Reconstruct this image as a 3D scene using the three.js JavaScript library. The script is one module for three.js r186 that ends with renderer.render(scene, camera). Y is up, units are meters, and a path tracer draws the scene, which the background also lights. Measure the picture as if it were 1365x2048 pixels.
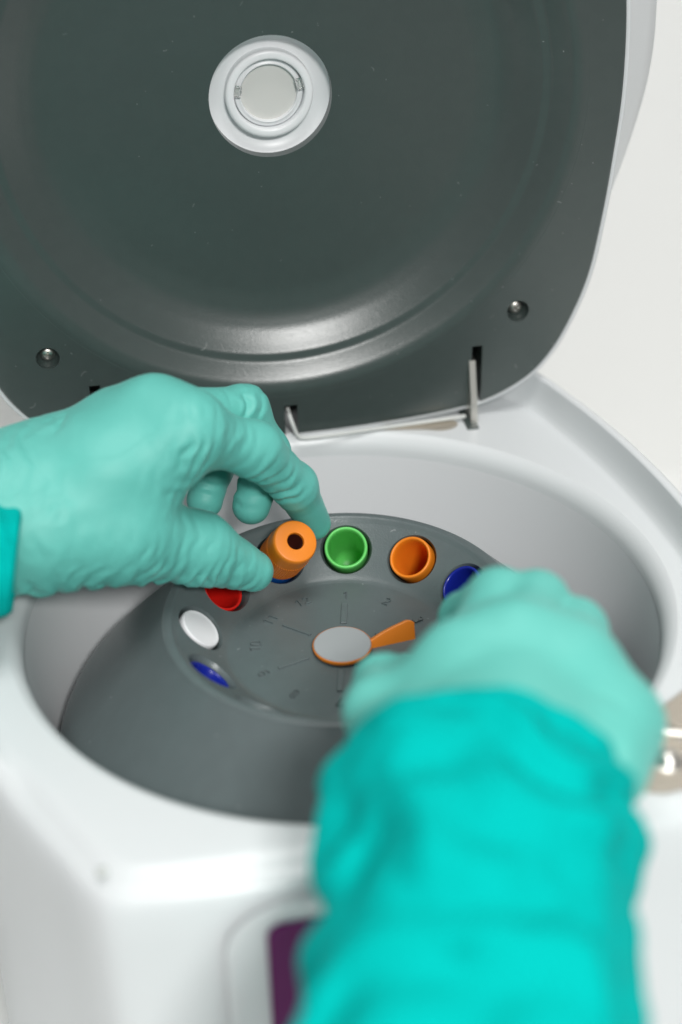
import * as THREE from 'three';
import { mergeGeometries, mergeVertices, toCreasedNormals } from 'three/addons/utils/BufferGeometryUtils.js';
import { ImprovedNoise } from 'three/addons/math/ImprovedNoise.js';
import { TextGeometry } from 'three/addons/geometries/TextGeometry.js';
import { RoundedBoxGeometry } from 'three/addons/geometries/RoundedBoxGeometry.js';
import { FontLoader } from 'three/addons/loaders/FontLoader.js';
import { RectAreaLightUniformsLib } from 'three/addons/lights/RectAreaLightUniformsLib.js';
import { Brush, Evaluator, SUBTRACTION } from 'three-bvh-csg';

// ---------------------------------------------------------------- camera, light, exposure
const scene = new THREE.Scene();
const camera = new THREE.PerspectiveCamera(36.55, 682 / 1024, 0.02, 20);
camera.position.set(-0.09, 0.41, 0.5659);
camera.up.set(0.1153, 0.844, -0.5237);
camera.lookAt(0.0041, 0.035, -0.0177);
camera.focus = 0.748;
camera.userData.fStop = 2.8;
scene.background = new THREE.Color().setRGB(0.20, 0.203, 0.206);
const renderer = new THREE.WebGLRenderer({ antialias: true });
renderer.toneMapping = THREE.LinearToneMapping;
renderer.toneMappingExposure = 1.16;
renderer.shadowMap.enabled = true;
RectAreaLightUniformsLib.init();

function ceilingLamp(x, y, z, w, d, power, label) {
  const lamp = new THREE.Group(); lamp.name = numbered('ceiling_lamp'); lamp.position.set(x, y, z);
  lamp.userData = { label, category: 'lamp' };
  const frame = new THREE.Mesh(new RoundedBoxGeometry(w + 0.06, 0.05, d + 0.06, 2, 0.01), new THREE.MeshStandardMaterial({ color: 0xe8e8e6, roughness: 0.5 }));
  frame.name = 'lamp_frame'; frame.position.y = 0.032; lamp.add(frame);
  const glow = new THREE.Mesh(new THREE.BoxGeometry(w, 0.006, d), new THREE.MeshStandardMaterial({ color: 0xffffff, emissive: 0xffffff, emissiveIntensity: 1 }));
  glow.name = 'diffuser'; glow.position.y = 0.003; lamp.add(glow);
  const light = new THREE.RectAreaLight(new THREE.Color().setRGB(1, 0.99, 0.97), power, w, d);
  light.position.y = -0.004; light.rotation.x = -Math.PI / 2; lamp.add(light);
  scene.add(lamp);
}

// ---------------------------------------------------------------- helpers
const taken = {};
function numbered(n) { taken[n] = (taken[n] ?? -1) + 1; return taken[n] ? n + '_' + String(taken[n]).padStart(3, '0') : n; }
function part(name, geometry, material, parent) {
  const m = new THREE.Mesh(geometry, material); m.name = name; m.castShadow = m.receiveShadow = true; parent.add(m); return m;
}
function thing(name, label, category, group) {
  const g = new THREE.Group(); g.name = numbered(name); g.userData = { label, category }; if (group) g.userData.group = group; scene.add(g); return g;
}
let seed = 7;
const rnd = () => { seed = (seed * 1664525 + 1013904223) >>> 0; return seed / 4294967296; };
const perlin = new ImprovedNoise(), noise = (x, y, z) => perlin.noise(x, y, z);
const clamp = (x, a = 0, b = 1) => Math.min(b, Math.max(a, x));
const smooth = (a, b, x) => { const t = clamp((x - a) / (b - a)); return t * t * (3 - 2 * t); };
const mix = (a, b, t) => a + (b - a) * t;
const V = (a) => new THREE.Vector3(...a);
const rgb = (r, g, b) => new THREE.Color().setRGB(r, g, b);

// a square of tileable grain, fine and coarse, as height
function grain(size, cells, seedAt, mixCoarse) {
  const data = new Uint8Array(size * size * 4);
  const layer = (n, s) => {
    const g = new Float32Array(n * n); let k = s; for (let i = 0; i < n * n; i++) { k = (k * 1664525 + 1013904223) >>> 0; g[i] = k / 4294967296; }
    return (u, v) => {
      const x = u * n, y = v * n, x0 = Math.floor(x), y0 = Math.floor(y), fx = x - x0, fy = y - y0, sx = fx * fx * (3 - 2 * fx), sy = fy * fy * (3 - 2 * fy);
      const at = (a, b) => g[((b + n) % n) * n + ((a + n) % n)];
      return mix(mix(at(x0, y0), at(x0 + 1, y0), sx), mix(at(x0, y0 + 1), at(x0 + 1, y0 + 1), sx), sy);
    };
  };
  const A = layer(cells, seedAt), B = layer(cells * 2, seedAt + 11), C = layer(Math.max(4, cells >> 3), seedAt + 23);
  for (let y = 0; y < size; y++) for (let x = 0; x < size; x++) {
    const u = x / size, v = y / size, h = (A(u, v) * 0.6 + B(u, v) * 0.4) * (1 - mixCoarse) + C(u, v) * mixCoarse, o = (y * size + x) * 4;
    data[o] = data[o + 1] = data[o + 2] = clamp(h) * 255; data[o + 3] = 255;
  }
  const t = new THREE.DataTexture(data, size, size); t.wrapS = t.wrapT = THREE.RepeatWrapping; t.magFilter = THREE.LinearFilter; t.needsUpdate = true; return t;
}
const leather = grain(512, 128, 3, 0.1), fine = grain(512, 128, 91, 0.25), cloth = grain(512, 160, 51, 0.2);
// a plain surface colour with faint mottling and scattered pale lint and dust specks
function dusty(base, count, speck, seedAt) {
  const n = 1024, data = new Uint8Array(n * n * 4); let k = seedAt; const rand = () => { k = (k * 1664525 + 1013904223) >>> 0; return k / 4294967296; };
  for (let y = 0; y < n; y++) for (let x = 0; x < n; x++) {
    const m = 1 + 0.015 * noise(x / 60, y / 60, seedAt) + 0.02 * noise(x / 17, y / 17, seedAt + 3), o = (y * n + x) * 4;
    for (let c = 0; c < 3; c++) data[o + c] = clamp(base[c] * m, 0, 255); data[o + 3] = 255;
  }
  for (let i = 0; i < count; i++) {
    const x = rand() * n, y = rand() * n, len = rand() < 0.2 ? 4 + rand() * 8 : 1, a = rand() * 6.3, w = 0.35 + rand() * 0.65;
    for (let t = 0; t < len; t += 0.5) { const px = Math.floor(x + Math.cos(a + t * 0.08) * t + n) % n, py = Math.floor(y + Math.sin(a + t * 0.08) * t + n) % n, o = (py * n + px) * 4; for (let c = 0; c < 3; c++) data[o + c] = mix(data[o + c], speck, w * (len > 1 ? 0.5 : 1)); }
  }
  const t = new THREE.DataTexture(data, n, n); t.colorSpace = THREE.SRGBColorSpace; t.wrapS = t.wrapT = THREE.RepeatWrapping; t.magFilter = THREE.LinearFilter; t.repeat.set(0.13, 0.13); t.needsUpdate = true; return t;
}
// uv in metres, taken from the plane each vertex faces most
function boxUV(g, scale) {
  const p = g.attributes.position, n = g.attributes.normal, uv = new Float32Array(p.count * 2);
  for (let i = 0; i < p.count; i++) {
    const a = Math.abs(n.getX(i)), b = Math.abs(n.getY(i)), c = Math.abs(n.getZ(i));
    const [u, v] = b >= a && b >= c ? [p.getX(i), p.getZ(i)] : a >= c ? [p.getZ(i), p.getY(i)] : [p.getX(i), p.getY(i)];
    uv[i * 2] = u / scale; uv[i * 2 + 1] = v / scale;
  }
  g.setAttribute('uv', new THREE.BufferAttribute(uv, 2)); return g;
}
function planarUV(g, a, b, scale) {
  const p = g.attributes.position, uv = new Float32Array(p.count * 2);
  for (let i = 0; i < p.count; i++) { uv[i * 2] = p.getComponent(i, a) / scale; uv[i * 2 + 1] = p.getComponent(i, b) / scale; }
  g.setAttribute('uv', new THREE.BufferAttribute(uv, 2)); return g;
}
const lathe = (pts, seg = 96) => new THREE.LatheGeometry(pts.map(([r, y]) => new THREE.Vector2(r, y)), seg);
function spline(pts, n) { return new THREE.CatmullRomCurve3(pts.map(([a, b]) => new THREE.Vector3(a, b, 0)), false, 'catmullrom', 0.5).getPoints(n).map((v) => [v.x, v.y]); }
const evaluator = new Evaluator(); evaluator.useGroups = false; evaluator.attributes = ['position', 'normal'];
function cut(base, cutters) {
  let a = new Brush(clean(base)); a.updateMatrixWorld();
  for (const [g, m] of cutters) { const b = new Brush(clean(g)); if (m) { b.applyMatrix4(m); } b.updateMatrixWorld(); a = evaluator.evaluate(a, b, SUBTRACTION); a.updateMatrixWorld(); }
  return a.geometry;
}
function clean(g) { const c = g.clone(); for (const k of Object.keys(c.attributes)) if (k !== 'position' && k !== 'normal') c.deleteAttribute(k); c.clearGroups(); return c; }
// rings of points joined into a skin
function skin(rings, closed = true) {
  const n = rings[0].length, pos = [], idx = [];
  for (const r of rings) for (const q of r) pos.push(...q);
  const m = closed ? n : n - 1;
  for (let j = 0; j + 1 < rings.length; j++) for (let i = 0; i < m; i++) {
    const a = j * n + i, b = j * n + (i + 1) % n, c = a + n, d = b + n; idx.push(a, b, d, a, d, c);
  }
  const g = new THREE.BufferGeometry(); g.setAttribute('position', new THREE.Float32BufferAttribute(pos, 3)); g.setIndex(idx); g.computeVertexNormals(); return g;
}
// the surface where a field crosses zero, cells of equal size
function surface(field, lo, hi, cell) {
  const nx = Math.ceil((hi[0] - lo[0]) / cell) + 1, ny = Math.ceil((hi[1] - lo[1]) / cell) + 1, nz = Math.ceil((hi[2] - lo[2]) / cell) + 1;
  const f = new Float32Array(nx * ny * nz), at = (i, j, k) => (k * ny + j) * nx + i;
  for (let k = 0; k < nz; k++) for (let j = 0; j < ny; j++) for (let i = 0; i < nx;) {
    const v = field(lo[0] + i * cell, lo[1] + j * cell, lo[2] + k * cell); f[at(i, j, k)] = v;
    let skip = Math.floor((Math.abs(v) - 0.012) / cell); i++;
    for (; skip > 0 && i < nx; skip--, i++) f[at(i, j, k)] = v;
  }
  const vert = new Int32Array(nx * ny * nz).fill(-1), pos = [], idx = [];
  const C = [[0, 0, 0], [1, 0, 0], [0, 1, 0], [1, 1, 0], [0, 0, 1], [1, 0, 1], [0, 1, 1], [1, 1, 1]], E = [[0, 1], [2, 3], [4, 5], [6, 7], [0, 2], [1, 3], [4, 6], [5, 7], [0, 4], [1, 5], [2, 6], [3, 7]];
  for (let k = 0; k < nz - 1; k++) for (let j = 0; j < ny - 1; j++) for (let i = 0; i < nx - 1; i++) {
    let neg = 0; const v = C.map(([a, b, c]) => { const q = f[at(i + a, j + b, k + c)]; if (q < 0) neg++; return q; });
    if (!neg || neg === 8) continue;
    let x = 0, y = 0, z = 0, n = 0;
    for (const [a, b] of E) if ((v[a] < 0) !== (v[b] < 0)) { const t = v[a] / (v[a] - v[b]); x += mix(C[a][0], C[b][0], t); y += mix(C[a][1], C[b][1], t); z += mix(C[a][2], C[b][2], t); n++; }
    vert[at(i, j, k)] = pos.length / 3; pos.push(lo[0] + (i + x / n) * cell, lo[1] + (j + y / n) * cell, lo[2] + (k + z / n) * cell);
  }
  const quad = (a, b, c, d, flip) => { if (a < 0 || b < 0 || c < 0 || d < 0) return; flip ? idx.push(a, c, b, a, d, c) : idx.push(a, b, c, a, c, d); };
  for (let k = 1; k < nz - 1; k++) for (let j = 1; j < ny - 1; j++) for (let i = 1; i < nx - 1; i++) {
    const s = f[at(i, j, k)] < 0;
    if (s !== f[at(i + 1, j, k)] < 0) quad(vert[at(i, j - 1, k - 1)], vert[at(i, j, k - 1)], vert[at(i, j, k)], vert[at(i, j - 1, k)], !s);
    if (s !== f[at(i, j + 1, k)] < 0) quad(vert[at(i - 1, j, k - 1)], vert[at(i - 1, j, k)], vert[at(i, j, k)], vert[at(i, j, k - 1)], !s);
    if (s !== f[at(i, j, k + 1)] < 0) quad(vert[at(i - 1, j - 1, k)], vert[at(i, j - 1, k)], vert[at(i, j, k)], vert[at(i - 1, j, k)], !s);
  }
  const g = new THREE.BufferGeometry(); g.setAttribute('position', new THREE.Float32BufferAttribute(pos, 3)); g.setIndex(idx); g.computeVertexNormals(); return g;
}
const smin = (a, b, k) => { const h = Math.max(k - Math.abs(a - b), 0) / k; return Math.min(a, b) - h * h * k * 0.25; };
function bone(px, py, pz, a, b) {   // a, b: [x, y, z, radius]
  const bx = b[0] - a[0], by = b[1] - a[1], bz = b[2] - a[2], qx = px - a[0], qy = py - a[1], qz = pz - a[2];
  const t = clamp((qx * bx + qy * by + qz * bz) / (bx * bx + by * by + bz * bz));
  return Math.hypot(qx - bx * t, qy - by * t, qz - bz * t) - mix(a[3], b[3], t);
}
// palm: bones joined softly; fingers: chains, each joined softly to the palm and kept apart from the others
function handField(palm, fingers, kp, kf, ks = 0.0025) {
  return (x, y, z) => {
    let d = 1e3; for (const [a, b] of palm) d = smin(d, bone(x, y, z, a, b), kp);
    let out = d;
    for (const c of fingers) {
      let e = 1e3; for (let i = 0; i + 1 < c.length; i++) e = smin(e, bone(x, y, z, c[i], c[i + 1]), 0.006);
      out = smin(out, smin(d, e, kf), ks);
    }
    return out;
  };
}
// folds: [centre, direction across the folds, spacing, height, reach, sharpness]
function wrinkle(g, folds, loose) {
  const p = g.attributes.position, n = g.attributes.normal, d = new Float32Array(p.count);
  for (let i = 0; i < p.count; i++) {
    const x = p.getX(i), y = p.getY(i), z = p.getZ(i); let h = loose * (noise(x * 55, y * 55, z * 55) * 0.7 + noise(x * 140 + 5, y * 140, z * 140) * 0.3);
    for (const [c, dir, gap, amp, reach] of folds) {
      const dx = x - c[0], dy = y - c[1], dz = z - c[2], q = (dx * dx + dy * dy + dz * dz) / (reach * reach); if (q > 5) continue;
      const w = noise(x * 45 + c[0] * 900, y * 45, z * 45 + c[2] * 900) + 0.4 * noise(x * 130, y * 130 + c[0] * 700, z * 130), s = (dx * dir[0] + dy * dir[1] + dz * dir[2]) / gap + w * 0.85;
      const r = 1 - Math.abs(((s % 1) + 1) % 1 * 2 - 1);
      h += amp * (Math.pow(r, 0.75) - 0.55) * Math.exp(-q) * clamp(0.6 + 1.3 * noise(x * 75 + 9, y * 75 + c[1] * 500, z * 75), 0, 1.4);
    }
    d[i] = h;
  }
  for (let i = 0; i < p.count; i++) p.setXYZ(i, p.getX(i) + n.getX(i) * d[i], p.getY(i) + n.getY(i) * d[i], p.getZ(i) + n.getZ(i) * d[i]);
  g.computeVertexNormals(); return g;
}

// ---------------------------------------------------------------- materials
const M = {
  white: new THREE.MeshPhysicalMaterial({ color: rgb(0.665, 0.69, 0.70), roughness: 0.36, bumpMap: fine, bumpScale: 0.00003 }),
  wall: new THREE.MeshStandardMaterial({ color: rgb(0.85, 0.855, 0.84), roughness: 0.75, bumpMap: fine, bumpScale: 0.0002 }),
  liner: new THREE.MeshPhysicalMaterial({ map: dusty([63, 73, 71], 170, 165, 5), ior: 1.62, roughness: 0.30, bumpMap: leather, bumpScale: 0.00005 }),  // green tint in the base stands in for the gown reflected in the lid
  rotor: new THREE.MeshPhysicalMaterial({ map: dusty([93, 103, 104], 260, 175, 77), roughness: 0.34, bumpMap: leather, bumpScale: 0.00008 }),  // teal in the base colour paints the reflection of sleeves and gown
  bowl: new THREE.MeshPhysicalMaterial({ color: rgb(0.82, 0.83, 0.845), roughness: 0.34, metalness: 0.06 }),
  steel: new THREE.MeshStandardMaterial({ color: rgb(0.70, 0.68, 0.63), roughness: 0.36, metalness: 1 }),
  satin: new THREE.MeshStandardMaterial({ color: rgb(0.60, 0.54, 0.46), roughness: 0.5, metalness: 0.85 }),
  boss: new THREE.MeshPhysicalMaterial({ color: rgb(0.82, 0.84, 0.85), roughness: 0.35 }),
  painted: new THREE.MeshStandardMaterial({ color: rgb(0.58, 0.60, 0.58), roughness: 0.45 }),
  purple: new THREE.MeshPhysicalMaterial({ color: rgb(0.130, 0.018, 0.108), roughness: 0.45, specularIntensity: 0.15 }),
  clear: new THREE.MeshPhysicalMaterial({ color: rgb(0.92, 0.92, 0.90), roughness: 0.12, transmission: 1, thickness: 0.001, ior: 1.45 }),
  pane: new THREE.MeshPhysicalMaterial({ color: rgb(0.72, 0.72, 0.69), roughness: 0.3, transmission: 0.1, thickness: 0 }),
  orange: new THREE.MeshPhysicalMaterial({ color: rgb(0.82, 0.23, 0.012), roughness: 0.42 }),
  green: new THREE.MeshPhysicalMaterial({ color: rgb(0.145, 0.65, 0.145), roughness: 0.35 }),
  blue: new THREE.MeshPhysicalMaterial({ color: rgb(0.008, 0.018, 0.26), roughness: 0.25 }),
  skyblue: new THREE.MeshPhysicalMaterial({ color: rgb(0.01, 0.14, 0.55), roughness: 0.3 }),
  red: new THREE.MeshPhysicalMaterial({ color: rgb(0.72, 0.015, 0.01), roughness: 0.3 }),
  capwhite: new THREE.MeshPhysicalMaterial({ color: rgb(0.8, 0.8, 0.82), roughness: 0.4 }),
  rubber: new THREE.MeshStandardMaterial({ color: rgb(0.06, 0.008, 0.004), roughness: 0.6 }),
  greydisc: new THREE.MeshPhysicalMaterial({ color: rgb(0.36, 0.38, 0.39), roughness: 0.5 }),
  glass: new THREE.MeshPhysicalMaterial({ color: rgb(0.9, 0.92, 0.92), roughness: 0.08, transmission: 0.9, thickness: 0 }),
  glove: new THREE.MeshPhysicalMaterial({ color: rgb(0.125, 0.51, 0.445), ior: 1.5, roughness: 0.52, sheen: 0.3, sheenColor: rgb(0.8, 1, 0.95), sheenRoughness: 0.45, bumpMap: fine, bumpScale: 0.00006 }),
  sleeve: new THREE.MeshPhysicalMaterial({ color: rgb(0.0, 0.43, 0.395), roughness: 0.9, specularIntensity: 0.1, bumpMap: cloth, bumpScale: 0.0001 }),
};

// ---------------------------------------------------------------- the setting and the lamps
{
  const w = part('wall', boxUV(new THREE.BoxGeometry(3.2, 2.4, 0.1), 0.25), M.wall, scene); w.position.set(0.2, 0.9, -0.52); w.userData.kind = 'structure';
  const b = part('bench_top', boxUV(new RoundedBoxGeometry(2.4, 0.04, 1.1, 2, 0.006), 0.25), M.wall, scene); b.position.set(0.1, -0.275, 0.07); b.userData.kind = 'structure';
}
ceilingLamp(0.05, 1.55, 0.15, 0.6, 0.6, 7.5, 'square white ceiling lamp straight above the open centrifuge');
ceilingLamp(0.08, 1.15, 1.50, 0.35, 0.35, 92, 'small square ceiling lamp in front of the bench, behind the operator');

// ---------------------------------------------------------------- centrifuge: housing, bowl, lid
const centrifuge = thing('centrifuge', 'white benchtop centrifuge with its dark grey lid open and round bowl exposed', 'centrifuge');
const TAU = Math.PI * 2;
{
  const half = [[0.06, -0.205], [0.105, -0.195], [0.135, -0.165], [0.15, -0.125], [0.1625, -0.075], [0.1705, -0.02], [0.172, 0.03], [0.165, 0.072], [0.152, 0.102], [0.135, 0.134], [0.122, 0.157], [0.1145, 0.1645], [0.1, 0.167], [0.06, 0.169]];
  const loop = [[0, -0.207], ...half, [0, 0.170], ...[...half].reverse().map(([x, z]) => [-x, z])];
  const dense = new THREE.CatmullRomCurve3(loop.map(([x, z]) => new THREE.Vector3(x, 0, z)), true, 'centripetal').getPoints(900);
  const reach = (phi) => {
    const ux = Math.sin(phi), uz = -Math.cos(phi); let best = 0;
    for (let i = 0; i < dense.length - 1; i++) {
      const a = dense[i], b = dense[i + 1], ca = ux * a.z - uz * a.x, cb = ux * b.z - uz * b.x;
      if (ca * cb <= 0 && ca !== cb) { const t = ca / (ca - cb), x = mix(a.x, b.x, t), z = mix(a.z, b.z, t), r = x * ux + z * uz; if (r > best) best = r; }
    }
    return best;
  };
  const N = 360, prof = [];
  for (let i = 0; i < N; i++) {
    const phi = i / N * TAU, r = reach(phi), z = -Math.cos(phi) * r, h = 0.018 * (1 - smooth(0.02, 0.115, z)), fr = 1 - h / 0.018;
    const w = mix(0.0145, 0.0185, fr), f = Math.max(r - w, 0.1503), g = r - f, P = [];
    P.push([0.1433, -0.0090], [0.1436, -0.0055], [0.1444, -0.0024], [0.1458, -0.0002], [0.1475, 0.0018], [0.1497, 0.0028], [0.1502, 0.0029], [mix(0.1503, f, 0.5), 0.003], [f, 0.003]);
    P.push([f + g * 0.12, 0.003 + h * 0.05 - fr * 0.0003], [f + g * 0.25, 0.003 + h * 0.18 - fr * 0.0012], [f + g * 0.36, 0.003 + h * 0.42 - fr * 0.0022], [f + g * 0.44, 0.003 + h * 0.72 - fr * 0.003], [f + g * 0.49, 0.003 + h * 0.93 - fr * 0.0035], [f + g * 0.53, 0.003 + h - fr * 0.0038]);
    P.push([f + g * 0.72, 0.003 + h * 1.0 - fr * 0.0050], [f + g * 0.86, 0.002 + h - fr * 0.0065], [f + g * 0.95, 0.0002 + h - fr * 0.0095], [f + g, -0.004 + h - fr * 0.012], [f + g * 1.02, -0.012 + h * 0.7 - fr * 0.012]);
    P.push([r, -0.04], [r, -0.09], [r * 1.02, -0.16], [r * 1.035, -0.235], [r * 1.03, -0.2545]);
    prof.push(P.map(([q, y]) => [Math.sin(phi) * q, y, -Math.cos(phi) * q]));
  }
  const rings = prof[0].map((_, j) => prof.map((P) => P[j]));
  rings.reverse();
  part('housing', planarUV(skin(rings), 0, 2, 0.08), M.white, centrifuge);
  const bp = [[0, -0.132], [0.11, -0.132], [0.128, -0.128], [0.1365, -0.117], [0.1395, -0.10], [0.1408, -0.06], [0.1420, -0.030], [0.1428, -0.014], [0.1431, -0.0085]];
  const bowl = lathe(bp, 160); part('bowl', bowl, M.bowl, centrifuge);

  // front panel with its purple field and a white button
  const rr = (w, h, r) => { const s = new THREE.Shape(); s.moveTo(-w / 2 + r, -h / 2); s.lineTo(w / 2 - r, -h / 2); s.absarc(w / 2 - r, -h / 2 + r, r, -Math.PI / 2, 0); s.lineTo(w / 2, h / 2 - r); s.absarc(w / 2 - r, h / 2 - r, r, 0, Math.PI / 2); s.lineTo(-w / 2 + r, h / 2); s.absarc(-w / 2 + r, h / 2 - r, r, Math.PI / 2, Math.PI); s.lineTo(-w / 2, -h / 2 + r); s.absarc(-w / 2 + r, -h / 2 + r, r, Math.PI, Math.PI * 1.5); return s; };
  const bezel = new THREE.Group(); bezel.name = 'control_panel'; bezel.position.set(0, -0.083, 0.1706); bezel.rotation.x = 0.045; centrifuge.add(bezel);
  part('bezel', planarUV(new THREE.ExtrudeGeometry(rr(0.140, 0.15, 0.02), { depth: 0.0005, bevelEnabled: true, bevelThickness: 0.0009, bevelSize: 0.0045, bevelSegments: 6, curveSegments: 16 }), 0, 1, 0.08), M.white, bezel);
  const field = part('display_field', new THREE.ExtrudeGeometry(rr(0.116, 0.13, 0.006), { depth: 0.0008, bevelEnabled: true, bevelThickness: 0.0004, bevelSize: 0.0004, bevelSegments: 2, curveSegments: 12 }), M.purple, bezel); field.position.set(-0.0005, 0.0055, 0.0018);
  const knob = part('button', lathe([[0, 0.006], [0.006, 0.0058], [0.0078, 0.0045], [0.0083, 0.002], [0.0085, 0]], 40), M.white, bezel); knob.rotation.x = Math.PI / 2; knob.position.set(-0.034, 0.050, 0.0030);
  const buffer = part('buffer_stud', lathe([[0, 0.0012], [0.0016, 0.001], [0.0022, 0.0004], [0.0023, -0.001]], 24), M.painted, centrifuge); buffer.position.set(-0.1146, 0.0028, 0.1520);
}

const lid = new THREE.Group(); lid.name = 'lid'; lid.position.set(0, 0.005, -0.1473); lid.rotation.x = 0.0294; lid.userData.label = 'open lid with dark grey dished liner and white shell'; centrifuge.add(lid);
const LC = 0.174;   // height of the dish's centre above the hinge edge
const lidHalf = [[0.04, -0.0005], [0.0803, 0.0025], [0.1023, 0.0061], [0.116, 0.0113], [0.1295, 0.0198], [0.1395, 0.031], [0.1473, 0.0447], [0.1577, 0.0726], [0.1632, 0.1054], [0.1669, 0.1421], [0.1686, 0.1672], [0.1685, 0.1916], [0.167, 0.2153], [0.162, 0.255], [0.148, 0.297], [0.12, 0.33], [0.07, 0.346]];
const lidLoop = new THREE.CatmullRomCurve3([[0, -0.0012], ...lidHalf, [0, 0.35], ...[...lidHalf].reverse().map(([x, y]) => [-x, y])].map(([x, y]) => new THREE.Vector3(x, y, 0)), true, 'centripetal').getPoints(220).slice(0, -1);
{
  const shape = new THREE.Shape(lidLoop.map((q) => new THREE.Vector2(q.x, q.y)));
  const panel = new THREE.ExtrudeGeometry(shape, { depth: 0.034, bevelEnabled: true, bevelThickness: 0.0012, bevelSize: 0.0012, bevelOffset: -0.0012, bevelSegments: 3 });
  panel.translate(0, 0, -0.0352);
  const face = new THREE.Matrix4().makeRotationX(Math.PI / 2).setPosition(0, LC, 0);   // lathe's y becomes the lid's z
  const steep = [[0, 0], [0.06, 0.03], [0.095, 0.08], [0.108, 0.2], [0.117, 0.42], [0.123, 0.62], [0.1295, 0.68], [0.1316, 0.28], [0.1336, 0.28], [0.1360, 0.74], [0.1410, 0.70], [0.146, 0.3], [0.1515, 0.0]];
  const slopeAt = (r) => { let i = 0; while (i < steep.length - 2 && r > steep[i + 1][0]) i++; return mix(steep[i][1], steep[i + 1][1], smooth(steep[i][0], steep[i + 1][0], r)); };
  const dp = [[0.1515, -0.00003]]; let dz = -0.00003;
  for (let r = 0.1515; r > 0.0301;) { const step = r > 0.1 ? 0.0004 : 0.003; dz -= slopeAt(r - step / 2) * step; r -= step; dp.unshift([r, dz]); }
  dp.unshift([0, dz]);
  const FLOOR = dz;
  const dish = lathe([...dp, [0.1530, 0.0004], [0.1530, 0.01], [0, 0.01]], 180);
  const hole = new THREE.CylinderGeometry(0.0299, 0.0299, 0.08, 96);
  const bore = lathe([[0, -0.009], [0.0044, -0.009], [0.0046, -0.0035], [0.0058, -0.003], [0.0059, 0.002], [0, 0.002]], 40);
  const at = (x, y) => new THREE.Matrix4().makeRotationX(Math.PI / 2).setPosition(x, y, 0);
  const slot = (w, y0, y1, x) => [new THREE.BoxGeometry(w, y1 - y0, 0.09), new THREE.Matrix4().makeTranslation(x, (y0 + y1) / 2, 0)];
  const cuts = [[dish, face], [hole, face], [bore, at(-0.1212, 0.0586)], [bore, at(0.1212, 0.0586)], slot(0.0056, -0.03, 0.0405, 0.1), slot(0.0056, -0.03, 0.0405, -0.1), slot(0.0068, -0.03, 0.0168, 0)];
  const liner = cut(panel, cuts);
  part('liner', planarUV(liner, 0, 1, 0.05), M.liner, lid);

  // white outer shell: a bowl-shaped skin behind the liner, flaring to the sides
  const rings = [];
  for (const [depth, out, k] of [[0.0018, 0.0002, 1], [0.0010, 0.0014, 1], [0.0016, 0.0024, 1], [0.006, 0.0045, 1], [0.014, 0.010, 1], [0.026, 0.019, 1], [0.040, 0.029, 1], [0.055, 0.030, 1], [0.068, 0.022, 1], [0.076, 0.005, 1], [0.081, -0.03, 1], [0.083, -0.08, 1], [0.0835, -0.14, 1]]) {
    rings.push(lidLoop.map((q, i) => {
      const a = lidLoop[(i + lidLoop.length - 1) % lidLoop.length], b = lidLoop[(i + 1) % lidLoop.length], tx = b.x - a.x, ty = b.y - a.y, l = Math.hypot(tx, ty), w = out > 0.0025 ? mix(0.12, 1, smooth(0, 0.19, q.y)) : 1;
      return [q.x + ty / l * out * w * k, q.y - tx / l * out * w * k, -depth];
    }));
  }
  const mean = rings.at(-1); mean.forEach((q) => { q[0] *= 0.35; q[1] = LC + (q[1] - LC) * 0.35; });
  const last = rings.at(-2); last.forEach((q) => { q[0] = q[0] * 0.9; });
  rings.push(mean.map(() => [0, LC, -0.084]));
  rings.reverse();
  part('shell', planarUV(skin(rings), 0, 1, 0.08), M.white, lid);

  // sight glass in the middle: white funnel, collar, clear clip ring and pane
  const place = (m, d) => { m.rotation.x = Math.PI / 2; m.position.set(0, LC, d); return m; };
  place(part('window_funnel', lathe([[0.0200, -0.0085], [0.0225, -0.0086], [0.0260, -0.0078], [0.0290, -0.0060], [0.0310, -0.0035], [0.0320, -0.0010]].map(([r, y]) => [r, y]), 96), M.boss, lid), FLOOR - 0.0010);
  place(part('window_collar', lathe([[0.0172, -0.010], [0.0172, -0.0035], [0.0174, -0.0026], [0.0182, -0.0022], [0.0200, -0.0022], [0.0212, -0.0026], [0.0215, -0.0036], [0.0215, -0.010]], 96), M.boss, lid), FLOOR - 0.0010);
  const clip = lathe([[0.0138, -0.0095], [0.0138, -0.0055], [0.0146, -0.0050], [0.0150, -0.0060], [0.0158, -0.0055], [0.0168, -0.0062], [0.0173, -0.0095]], 96);
  place(part('clip_ring', clip, M.boss, lid), FLOOR - 0.0010);
  for (const a of [0.25, Math.PI - 0.15]) {
    const t = part('clip_tab', new RoundedBoxGeometry(0.0035, 0.0052, 0.003, 2, 0.0006), M.clear, lid);
    t.position.set(Math.cos(a) * 0.0153, LC + Math.sin(a) * 0.0153, FLOOR - 0.0050); t.rotation.z = a;
  }
  place(part('window_pane', new THREE.CylinderGeometry(0.0139, 0.0139, 0.0012, 72), M.pane, lid), FLOOR - 0.0090);

  // the two cross-head screws in their counterbores
  const head = lathe([[0, 0.0016], [0.0012, 0.0015], [0.0026, 0.0011], [0.0035, 0.0003], [0.0038, -0.0006], [0.0038, -0.002], [0, -0.002]], 36);
  const bar = new THREE.BoxGeometry(0.0042, 0.0024, 0.0008), screw = cut(head, [[bar, new THREE.Matrix4().makeTranslation(0, 0.0016, 0)], [bar, new THREE.Matrix4().makeRotationY(Math.PI / 2).setPosition(0, 0.0016, 0)]]);
  for (const s of [-1, 1]) { const m = part('screw', screw, M.steel, lid); m.rotation.set(Math.PI / 2, 0.5 * s + 0.3, 0, 'XYZ'); m.position.set(0.1212 * s, 0.0586, -0.0050); }
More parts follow.
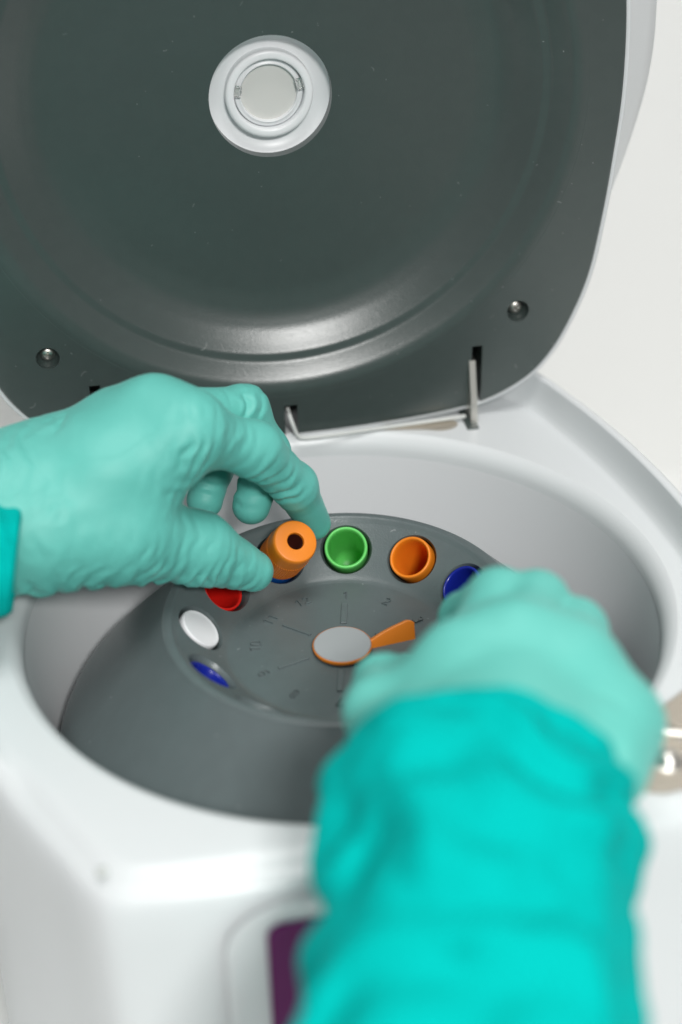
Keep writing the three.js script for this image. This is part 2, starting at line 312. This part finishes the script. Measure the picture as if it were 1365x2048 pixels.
  // added dark backing that paints the shade of a hollow behind the slots
  const back = part('slot_shade_back', new THREE.BoxGeometry(0.26, 0.05, 0.006), M.liner, lid); back.position.set(0, 0.033, -0.0405);
}
// hinge: two steel arms from the housing into the lid, a bent wire between them, dark plates painting the shade of slots in the housing
{
  const arm = (x, y1) => {
    const s = new THREE.Shape(); s.moveTo(-0.004, -0.03); s.lineTo(0.004, -0.03); s.lineTo(0.0045, -0.004); s.lineTo(0.003, 0.010); s.lineTo(-0.003, y1); s.lineTo(-0.013, y1); s.lineTo(-0.012, 0.01); s.closePath();
    const g = new THREE.ExtrudeGeometry(s, { depth: 0.0030, bevelEnabled: true, bevelThickness: 0.0003, bevelSize: 0.0003, bevelSegments: 2 }); g.rotateY(-Math.PI / 2); g.translate(0.0014, 0, 0);
    const m = part('hinge_arm', g, M.steel, centrifuge); m.position.set(x, 0.005, -0.1432); return m;
  };
  arm(0.0975, 0.032); arm(-0.1025, 0.032);
  const wire = new THREE.CurvePath(), pts = [[-0.0012, 0.0175, -0.152], [-0.0002, 0.013, -0.1452], [0.0030, 0.0045, -0.1428], [0.006, 0.0036, -0.1425], [0.05, 0.0046, -0.1428], [0.0935, 0.0058, -0.1433]];
  const curve = new THREE.CatmullRomCurve3(pts.map(V), false, 'centripetal');
  part('hinge_wire', new THREE.TubeGeometry(curve, 80, 0.0011, 10), M.painted, centrifuge);
  const shadePlate = (x, z, w, d) => { const m = part('slot_shade_plate', new RoundedBoxGeometry(w, 0.0012, d, 2, 0.0004), M.liner, centrifuge); m.position.set(x, 0.0032, z); };
  shadePlate(0.0955, -0.1435, 0.0065, 0.021); shadePlate(-0.1045, -0.1435, 0.0065, 0.021);
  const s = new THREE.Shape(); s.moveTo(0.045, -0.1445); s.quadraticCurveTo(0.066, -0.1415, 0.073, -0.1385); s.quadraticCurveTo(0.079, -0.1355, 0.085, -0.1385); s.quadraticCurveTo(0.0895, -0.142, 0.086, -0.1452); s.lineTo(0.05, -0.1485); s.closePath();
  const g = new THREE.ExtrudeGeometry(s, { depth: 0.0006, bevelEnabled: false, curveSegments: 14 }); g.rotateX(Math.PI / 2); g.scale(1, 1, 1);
  const plate = part('recess_shade_plate', g, M.satin, centrifuge); plate.position.set(0.001, 0.0040, 0.0018);  // flat beige plate laid on the housing to imitate a shaded shallow recess
}
// latch at the front right: two satin plates, a rod between them and a domed bolt
{
  const flat = (pts, name, y, t) => { const s = new THREE.Shape(pts.map(([x, z]) => new THREE.Vector2(x, z))), g = new THREE.ExtrudeGeometry(s, { depth: t, bevelEnabled: true, bevelThickness: 0.0003, bevelSize: 0.0003, bevelSegments: 2 }); g.rotateX(Math.PI / 2); const m = part(name, planarUV(g, 0, 2, 0.05), M.satin, centrifuge); m.position.y = y; };
  flat([[0.1085, 0.1135], [0.1125, 0.1085], [0.124, 0.101], [0.146, 0.094], [0.142, 0.116], [0.128, 0.128], [0.1135, 0.1205]], 'latch_plate', 0.0052, 0.0016);
  flat([[0.1015, 0.1265], [0.108, 0.1265], [0.123, 0.135], [0.1135, 0.150], [0.106, 0.1535], [0.097, 0.1545], [0.0885, 0.152], [0.086, 0.1465], [0.0925, 0.137]], 'latch_plate', 0.0048, 0.0014);
  const rod = part('latch_rod', new THREE.TubeGeometry(new THREE.CatmullRomCurve3([[0.0985, 0.0055, 0.1205], [0.113, 0.0055, 0.1257], [0.128, 0.0055, 0.131]].map(V)), 24, 0.0019, 12), M.steel, centrifuge);
  const bolt = part('latch_bolt', lathe([[0, 0.0046], [0.002, 0.0043], [0.0038, 0.0032], [0.0049, 0.0014], [0.0051, 0.0004], [0.0064, 0.0003], [0.0066, -0.0002]], 40), M.steel, centrifuge); bolt.position.set(0.1036, 0.0051, 0.1392);
}

// ---------------------------------------------------------------- rotor
const TURN = 12 * Math.PI / 180;             // the numeral 1 stands twelve degrees round from the back
const holeAngle = (n) => TURN + (n - 1) * Math.PI / 6;
const radial = (a) => new THREE.Vector3(Math.sin(a), 0, -Math.cos(a));
const TILT = 42 * Math.PI / 180, HR = 0.0652, HY = -0.0168;
const axisOf = (a) => radial(a).multiplyScalar(-Math.sin(TILT)).add(new THREE.Vector3(0, Math.cos(TILT), 0));
const mouth = (a, t = 0) => radial(a).multiplyScalar(HR).add(new THREE.Vector3(0, HY, 0)).addScaledVector(axisOf(a), t);
const along = (a, t = 0) => new THREE.Matrix4().compose(mouth(a, t), new THREE.Quaternion().setFromUnitVectors(new THREE.Vector3(0, 1, 0), axisOf(a)), new THREE.Vector3(1, 1, 1));
const rotor = thing('rotor', 'dark grey cone rotor with twelve angled tube holes and moulded numerals inside the bowl', 'rotor');
{
  const slope = spline([[0.0510, -0.0272], [0.0535, -0.0264], [0.0565, -0.0243], [0.064, -0.0178], [0.0715, -0.0113], [0.0758, -0.0076]], 40);
  const cone = spline([[0.0826, -0.0070], [0.086, -0.0104], [0.094, -0.0186], [0.106, -0.0308], [0.118, -0.0432], [0.1285, -0.0550], [0.1350, -0.0680], [0.1370, -0.083], [0.1372, -0.104]], 70);
  const profile = [[0, -0.108], [0.125, -0.108], ...cone.reverse(), [0.0821, -0.0063], [0.0816, -0.0058], [0.0809, -0.0054], [0.0785, -0.0052], [0.0776, -0.0055], [0.0768, -0.0063], ...slope.reverse(), [0.049, -0.0273], [0, -0.0273]];
  const body = lathe(profile, 180);
  const borehole = lathe([[0, -0.052], [0.0114, -0.052], [0.0114, -0.0022], [0.0124, -0.0004], [0.0146, 0.006], [0.0146, 0.02], [0, 0.02]], 48);
  const g = cut(body, [...Array(12)].map((_, i) => [borehole, along(holeAngle(i + 1))]));
  part('rotor_body', planarUV(g, 0, 2, 0.05), M.rotor, rotor);
  const font = await new FontLoader().loadAsync('fonts/droid/droid_sans_regular.typeface.json');
  for (let n = 1; n <= 12; n++) {
    const t = new TextGeometry(String(n), { font, size: 0.0054, depth: 0.0006, curveSegments: 4, bevelEnabled: true, bevelThickness: 0.0003, bevelSize: 0.00015, bevelOffset: -0.0003, bevelSegments: 2 });
    t.computeBoundingBox(); t.translate(-(t.boundingBox.min.x + t.boundingBox.max.x) / 2, -0.0027, 0); t.rotateX(-Math.PI / 2);
    const m = part('numeral', planarUV(t, 0, 2, 0.05), M.rotor, rotor), a = holeAngle(n), q = radial(a);
    m.position.set(q.x * 0.0405, -0.0273, q.z * 0.0405); m.rotation.y = -a;
    if (n % 2) {
      const rib = part('index_line', planarUV(new RoundedBoxGeometry(n % 6 === 1 ? 0.0030 : 0.0016, 0.0016, 0.0155, 2, 0.0003), 0, 2, 0.05), M.rotor, rotor);
      rib.position.set(q.x * 0.0253, -0.0272, q.z * 0.0253); rib.rotation.y = -a;
    }
  }
}

// ---------------------------------------------------------------- sleeves and tubes standing in the rotor
function sleeveGeo() { return lathe([[0, -0.046], [0.0075, -0.046], [0.0106, -0.043], [0.0107, -0.001], [0.0106, 0.0008], [0.0101, 0.0014], [0.0095, 0.0012], [0.0089, 0.0004], [0.0087, -0.003], [0.0084, -0.036], [0.0068, -0.0412], [0.004, -0.0430], [0, -0.0435]], 64); }
const sg = sleeveGeo();
function sleeve(n, lift, material, label, name = 'tube_sleeve') {
  const t = thing(name, label, 'tube sleeve', 'coloured sleeves in the rotor holes');
  t.applyMatrix4(along(holeAngle(n), lift)); part('sleeve_cup', sg, material, t); return t;
}
sleeve(1, 0.0028, M.green, 'light green empty tube sleeve in the rotor hole by numeral 1');
sleeve(2, 0.0022, M.orange, 'orange empty tube sleeve in the rotor hole by numeral 2');
sleeve(3, 0.0005, M.blue, 'dark blue empty tube sleeve in the rotor hole by numeral 3, beside the right glove');
sleeve(12, 0.0015, M.skyblue, 'bright blue tube sleeve around the orange-capped tube');
sleeve(11, -0.0040, M.red, 'red tube sleeve half hidden below the left thumb');
sleeve(9, -0.0030, M.blue, 'dark blue tube sleeve seen edge on by numeral 9');
{
  const t = thing('capped_tube', 'tube with a flat round white cap in the rotor hole by numeral 10', 'tube');
  t.applyMatrix4(along(holeAngle(10), -0.0004));
  part('cap', lathe([[0, -0.008], [0.0104, -0.008], [0.0106, -0.0005], [0.0104, 0.0006], [0.0099, 0.0011], [0.0094, 0.0010], [0.0088, 0.0005], [0, 0.0004]], 64), M.capwhite, t);
  part('tube_body', lathe([[0, -0.046], [0.006, -0.045], [0.0082, -0.041], [0.0084, -0.0082], [0, -0.0082]], 40), M.glass, t);
}
{
  const t = thing('blood_tube', 'sample tube with a ribbed orange cap pinched between left thumb and forefinger', 'tube');
  t.applyMatrix4(along(holeAngle(12), 0));
  const cap = part('cap', lathe([[0.0104, 0.0012], [0.0109, 0.0020], [0.0111, 0.014], [0.0109, 0.0272], [0.0105, 0.0292], [0.0097, 0.0300], [0.0046, 0.0301], [0.0042, 0.0299], [0.0040, 0.0292], [0.0040, 0.0130], [0.0, 0.0130]], 96), M.orange, t);
  const ribs = []; for (let i = 0; i < 60; i++) { const b = new RoundedBoxGeometry(0.0004, 0.0155, 0.0005, 1, 0.0001); b.translate(0, 0.0110, 0.01105); b.rotateY(i / 60 * TAU); ribs.push(b); }
  const rb = part('grip_ribs', mergeGeometries(ribs), M.orange, cap); rb.userData.kind = 'stuff';
  const st = part('stopper', lathe([[0, 0.0150], [0.0030, 0.0150], [0.0038, 0.0280], [0.0042, 0.0284], [0.0042, 0.0130], [0, 0.0130]], 40), M.rubber, cap);
  part('tube_body', lathe([[0, -0.043], [0.0055, -0.042], [0.0074, -0.038], [0.0076, -0.001], [0, -0.001]], 40), M.glass, t);
}
{
  const t = thing('disc_lever', 'round grey disc with orange rim and flared orange handle at the rotor centre', 'lever');
  t.position.set(-0.0004, -0.0245, 0.0024);
  part('disc', lathe([[0, 0.0008], [0.0129, 0.0008], [0.0133, 0.0004], [0.0133, -0.0014], [0, -0.0014]], 72), M.greydisc, t);
  part('rim', lathe([[0.0134, 0.0004], [0.0136, 0.0004], [0.0138, 0.0001], [0.0138, -0.0006], [0.0136, -0.0014], [0.0134, -0.0014]], 72), M.orange, t);
  const s = new THREE.Shape(); s.moveTo(0, -0.0014); s.quadraticCurveTo(0.006, -0.0016, 0.0095, -0.0042); s.quadraticCurveTo(0.014, -0.0062, 0.0185, -0.0042); s.lineTo(0.0208, -0.0030); s.lineTo(0.0212, 0.0058); s.quadraticCurveTo(0.0195, 0.0074, 0.0160, 0.0062); s.quadraticCurveTo(0.007, 0.0044, 0, 0.0014); s.closePath();
  const g = new THREE.ExtrudeGeometry(s, { depth: 0.0022, bevelEnabled: true, bevelThickness: 0.0005, bevelSize: 0.0005, bevelSegments: 3, curveSegments: 12 });
  g.scale(1, 1.25, 1); const m = part('handle', g, M.orange, t); m.position.set(0.0132, -0.0028, -0.0012); m.rotation.set(-0.5, 0.12, 0.0);
}

// ---------------------------------------------------------------- hands
function glovePart(name, field, lo, hi, cell, folds, loose, parent) {
  const g = wrinkle(surface(field, lo, hi, cell), folds, loose); return part(name, boxUV(g, 0.03), M.glove, parent);
}
const bounds = (chains, pad) => { const lo = [9, 9, 9], hi = [-9, -9, -9]; for (const c of chains) for (const j of c) for (let k = 0; k < 3; k++) { lo[k] = Math.min(lo[k], j[k] - j[3] - pad); hi[k] = Math.max(hi[k], j[k] + j[3] + pad); } return [lo, hi]; };
const dirOf = (a, b) => { const d = V(b.slice(0, 3)).sub(V(a.slice(0, 3))).normalize(); return [d.x, d.y, d.z]; };
{
  const hand = thing('gloved_hand', 'left hand in a mint green glove pinching the orange cap', 'hand');
  const W0 = [-0.1747, 0.0454, -0.0316, 0.0295], W = [-0.1421, 0.0453, -0.0287, 0.0275], W2 = [-0.1363, 0.0477, -0.0449, 0.0230];
  const iM = [-0.0614, 0.076, -0.0342, 0.0135], mM = [-0.0738, 0.0793, -0.0467, 0.0115], rM = [-0.0907, 0.0698, -0.0601, 0.0110], lM = [-0.1064, 0.0576, -0.0692, 0.0105];
  const iP = [-0.0303, 0.0557, -0.0461, 0.0122], iD = [-0.011, 0.0257, -0.0597, 0.0102], iT = [-0.0009, -0.0035, -0.0705, 0.0082];
  const mP = [-0.0315, 0.0616, -0.0741, 0.0110], mD = [-0.0214, 0.036, -0.0764, 0.0102], mT = [-0.0316, 0.0118, -0.0685, 0.0092];
  const rP = [-0.0534, 0.0474, -0.0853, 0.0105], rD = [-0.0474, 0.0255, -0.0882, 0.010], rT = [-0.053, 0.0112, -0.0799, 0.009];
  const lP = [-0.0764, 0.0355, -0.097, 0.010], lT = [-0.0684, 0.0142, -0.0975, 0.0085];
  const tC = [-0.1243, 0.0409, -0.0206, 0.0205], tM = [-0.0941, 0.0354, -0.0218, 0.0205], tI = [-0.0601, 0.0159, -0.0302, 0.0163], tT = [-0.0359, -0.0034, -0.0354, 0.0099];
  const between = (a, b, t, r) => [mix(a[0], b[0], t), mix(a[1], b[1], t), mix(a[2], b[2], t), r];
  const palm = [[W0, W], [W, W2], [W, iM], [W2, mM], [W2, rM], [W2, lM], [W, tC], [tC, tM], [iM, mM], [mM, rM], [between(tC, iM, 0, 0.0165), between(tC, iM, 1, 0.0115)], [between(W, iM, 0.55, 0.020), between(tC, tM, 0.75, 0.0165)], [between(iM, tM, 0.35, 0.0105), between(iM, tM, 0.8, 0.0125)]];
  const fingers = [[iM, iP, iD, iT], [mM, mP, mD, mT], [rM, rP, rD, rT], [lM, lP, lT], [tC, tM, tI, tT]];
  const [lo, hi] = bounds([...palm, ...fingers], 0.022);
  const along1 = dirOf(iM, iP), along2 = dirOf(iP, iD), alongT = dirOf(tM, tI), alongW = dirOf(W0, W);
  const folds = [
    [[-0.0584, 0.0736, -0.0142], along1, 0.0068, 0.0025, 0.018], [[-0.0421, 0.0718, -0.0248], along1, 0.0080, 0.0015, 0.014], [[-0.0298, 0.0466, -0.0365], along2, 0.0075, 0.0028, 0.012], [[-0.0183, 0.0297, -0.0419], along2, 0.0066, 0.0028, 0.013], [[-0.1381, 0.0745, -0.024], alongW, 0.0100, 0.0016, 0.018],
    [[-0.0269, 0.0726, -0.0648], along2, 0.0085, 0.0032, 0.010], [[-0.078, 0.0148, -0.0083], alongT, 0.0074, 0.0050, 0.019], [[-0.0551, 0.0016, -0.0214], alongT, 0.0068, 0.0036, 0.014],
    [[-0.1033, 0.0181, -0.0062], alongT, 0.0095, 0.0040, 0.018], [[-0.1354, 0.0316, -0.002], alongW, 0.0105, 0.0034, 0.017], [[-0.119, 0.0788, -0.0477], alongW, 0.0130, 0.0034, 0.012], [[-0.1216, 0.0576, 0.0015], alongW, 0.030, 0.0012, 0.018],
    [[-0.0444, 0.0136, -0.0273], alongT, 0.0085, 0.0012, 0.009], [[-0.0319, 0.02, -0.0678], dirOf(mD, mT), 0.0090, 0.0018, 0.012], [[-0.0521, 0.022, -0.0808], dirOf(rD, rT), 0.0085, 0.0018, 0.013], [[-0.0673, 0.0558, -0.0162], dirOf(rM, iM), 0.0065, 0.0012, 0.012],
  ];
  glovePart('glove', handField(palm, fingers, 0.013, 0.010), lo, hi, 0.00105, folds, 0.0004, hand);
  // cuff of the gown sleeve behind the glove
  sleeveTube(hand, [[-0.1389, 0.0439, 0.0039], [-0.1553, 0.0474, 0.0026], [-0.1732, 0.0464, 0.0004], [-0.2013, 0.0426, -0.0077], [-0.2575, 0.0376, -0.0196]], [0.0235, 0.0275, 0.034, 0.042, 0.050], 0.0016, 3);
}
function sleeveTube(parent, path, radii, fold, s, flat = 1) {
  const curve = new THREE.CatmullRomCurve3(path.map(V), false, 'centripetal'), L = 120, N = 160, rings = [], inner = [];
  const fr = curve.computeFrenetFrames(L, false);
  for (let j = 0; j <= L; j++) {
    const t = j / L, c = curve.getPoint(t), k = t * (radii.length - 1), k0 = Math.min(Math.floor(k), radii.length - 2), r = mix(radii[k0], radii[k0 + 1], k - k0), ring = [], ringIn = [];
    for (let i = 0; i < N; i++) {
      const a = i / N * TAU, nx = Math.cos(a), ny = Math.sin(a), d = fr.normals[j].clone().multiplyScalar(nx).addScaledVector(fr.binormals[j], ny), q = c.clone().addScaledVector(d, r);
      const w = noise(q.x * 22 + s * 7, q.y * 22, q.z * 22) * 0.8, ph = (t * 2.6 + Math.sin(a + s * 1.7) * 0.9 + Math.sin(a * 2 + s) * 0.35 + w * 1.5), ridge = 1 - Math.abs(((ph % 1) + 1) % 1 * 2 - 1);
      const h = fold * ((ridge * ridge * (3 - 2 * ridge) - 0.5) * 1.6 * smooth(0.02, 0.12, t) + noise(q.x * 34 + s, q.y * 34, q.z * 34) * 1.5 + noise(nx * 1.7 + s, ny * 1.7, t * 2) * 1.2 + noise(q.x * 90 + s, q.y * 90, q.z * 90) * 0.35);
      const hem = j < 3 ? -0.0006 * (3 - j) : 0;
      const e = q.addScaledVector(d, h + hem); ring.push([e.x, e.y, e.z]); const e2 = e.clone().addScaledVector(d, -0.0012); ringIn.push([e2.x, e2.y, e2.z]);
    }
    rings.push(ring); inner.push(ringIn);
  }
  const g = skin([...inner.reverse(), ...rings]);
  return part('gown_sleeve', boxUV(g, 0.05), M.sleeve, parent);
}
{
  const arm = thing('gloved_hand', 'right gloved hand and forearm in a loose turquoise gown sleeve, reaching into the bowl', 'hand');
  const W0 = [0.0091, 0.0463, 0.2158, 0.026], W = [0.0188, 0.0509, 0.1844, 0.027];
  const iM = [0.0235, 0.0599, 0.1374, 0.0150], mM = [0.0424, 0.0625, 0.1328, 0.0155], rM = [0.0596, 0.0578, 0.1422, 0.0155], lM = [0.07, 0.0479, 0.1622, 0.0140];
  const iP = [0.0476, 0.0568, 0.0929, 0.0122], iD = [0.0427, 0.0274, 0.063, 0.0105], iT = [0.0401, 0.0005, 0.0439, 0.0088];
  const mP = [0.0613, 0.0556, 0.0959, 0.0122], mD = [0.0597, 0.0218, 0.0597, 0.0105], mT = [0.0501, -0.0059, 0.04, 0.0090];
  const rP = [0.0734, 0.0486, 0.1071, 0.0122], rD = [0.0728, 0.0213, 0.0742, 0.0105], rT = [0.0633, -0.0016, 0.0574, 0.0088];
  const lP = [0.0777, 0.0399, 0.123, 0.0110], lT = [0.0791, 0.0072, 0.0843, 0.0085];
  const tC = [0.0015, 0.0486, 0.1651, 0.0185], tM = [-0.0085, 0.0472, 0.138, 0.0125], tI = [-0.0004, 0.0307, 0.1019, 0.0107], tT = [0.0201, -0.002, 0.0566, 0.0083];
  const palm = [[W0, W], [W, iM], [W, mM], [W, rM], [W, lM], [iM, mM], [mM, rM], [rM, lM], [W, tC], [tC, iM].map((j) => [...j.slice(0, 3), 0.0155]), [tM, iM].map((j) => [...j.slice(0, 3), 0.0105]), [[0.0605, 0.0467, 0.1818, 0.0150], lM]];
  const fingers = [[iM, iP, iD, iT], [mM, mP, mD, mT], [rM, rP, rD, rT], [lM, lP, lT], [tC, tM, tI, tT]];
  const [lo, hi] = bounds([...palm, ...fingers], 0.022), along2 = dirOf(iP, iD), alongT = dirOf(tM, tI);
  const folds = [[[0.0395, 0.0368, 0.0709], along2, 0.0060, 0.0024, 0.020], [[-0.0019, 0.038, 0.1114], alongT, 0.0065, 0.0018, 0.018], [[0.064, 0.055, 0.183], alongT, 0.011, 0.0018, 0.022]];
  glovePart('glove', handField(palm, fingers, 0.010, 0.007, 0.0025), lo, hi, 0.0016, folds, 0.0007, arm);
  sleeveTube(arm, [[0.0176, 0.0432, 0.1832], [0.0142, 0.0445, 0.1962], [0.0088, 0.0449, 0.2166], [0, 0.0431, 0.2452], [-0.0083, 0.0394, 0.275], [-0.0183, 0.0338, 0.3093], [-0.0368, 0.0117, 0.3746]], [0.0475, 0.0500, 0.0505, 0.0500, 0.0500, 0.052, 0.056], 0.0036, 1);
}
renderer.render(scene, camera);
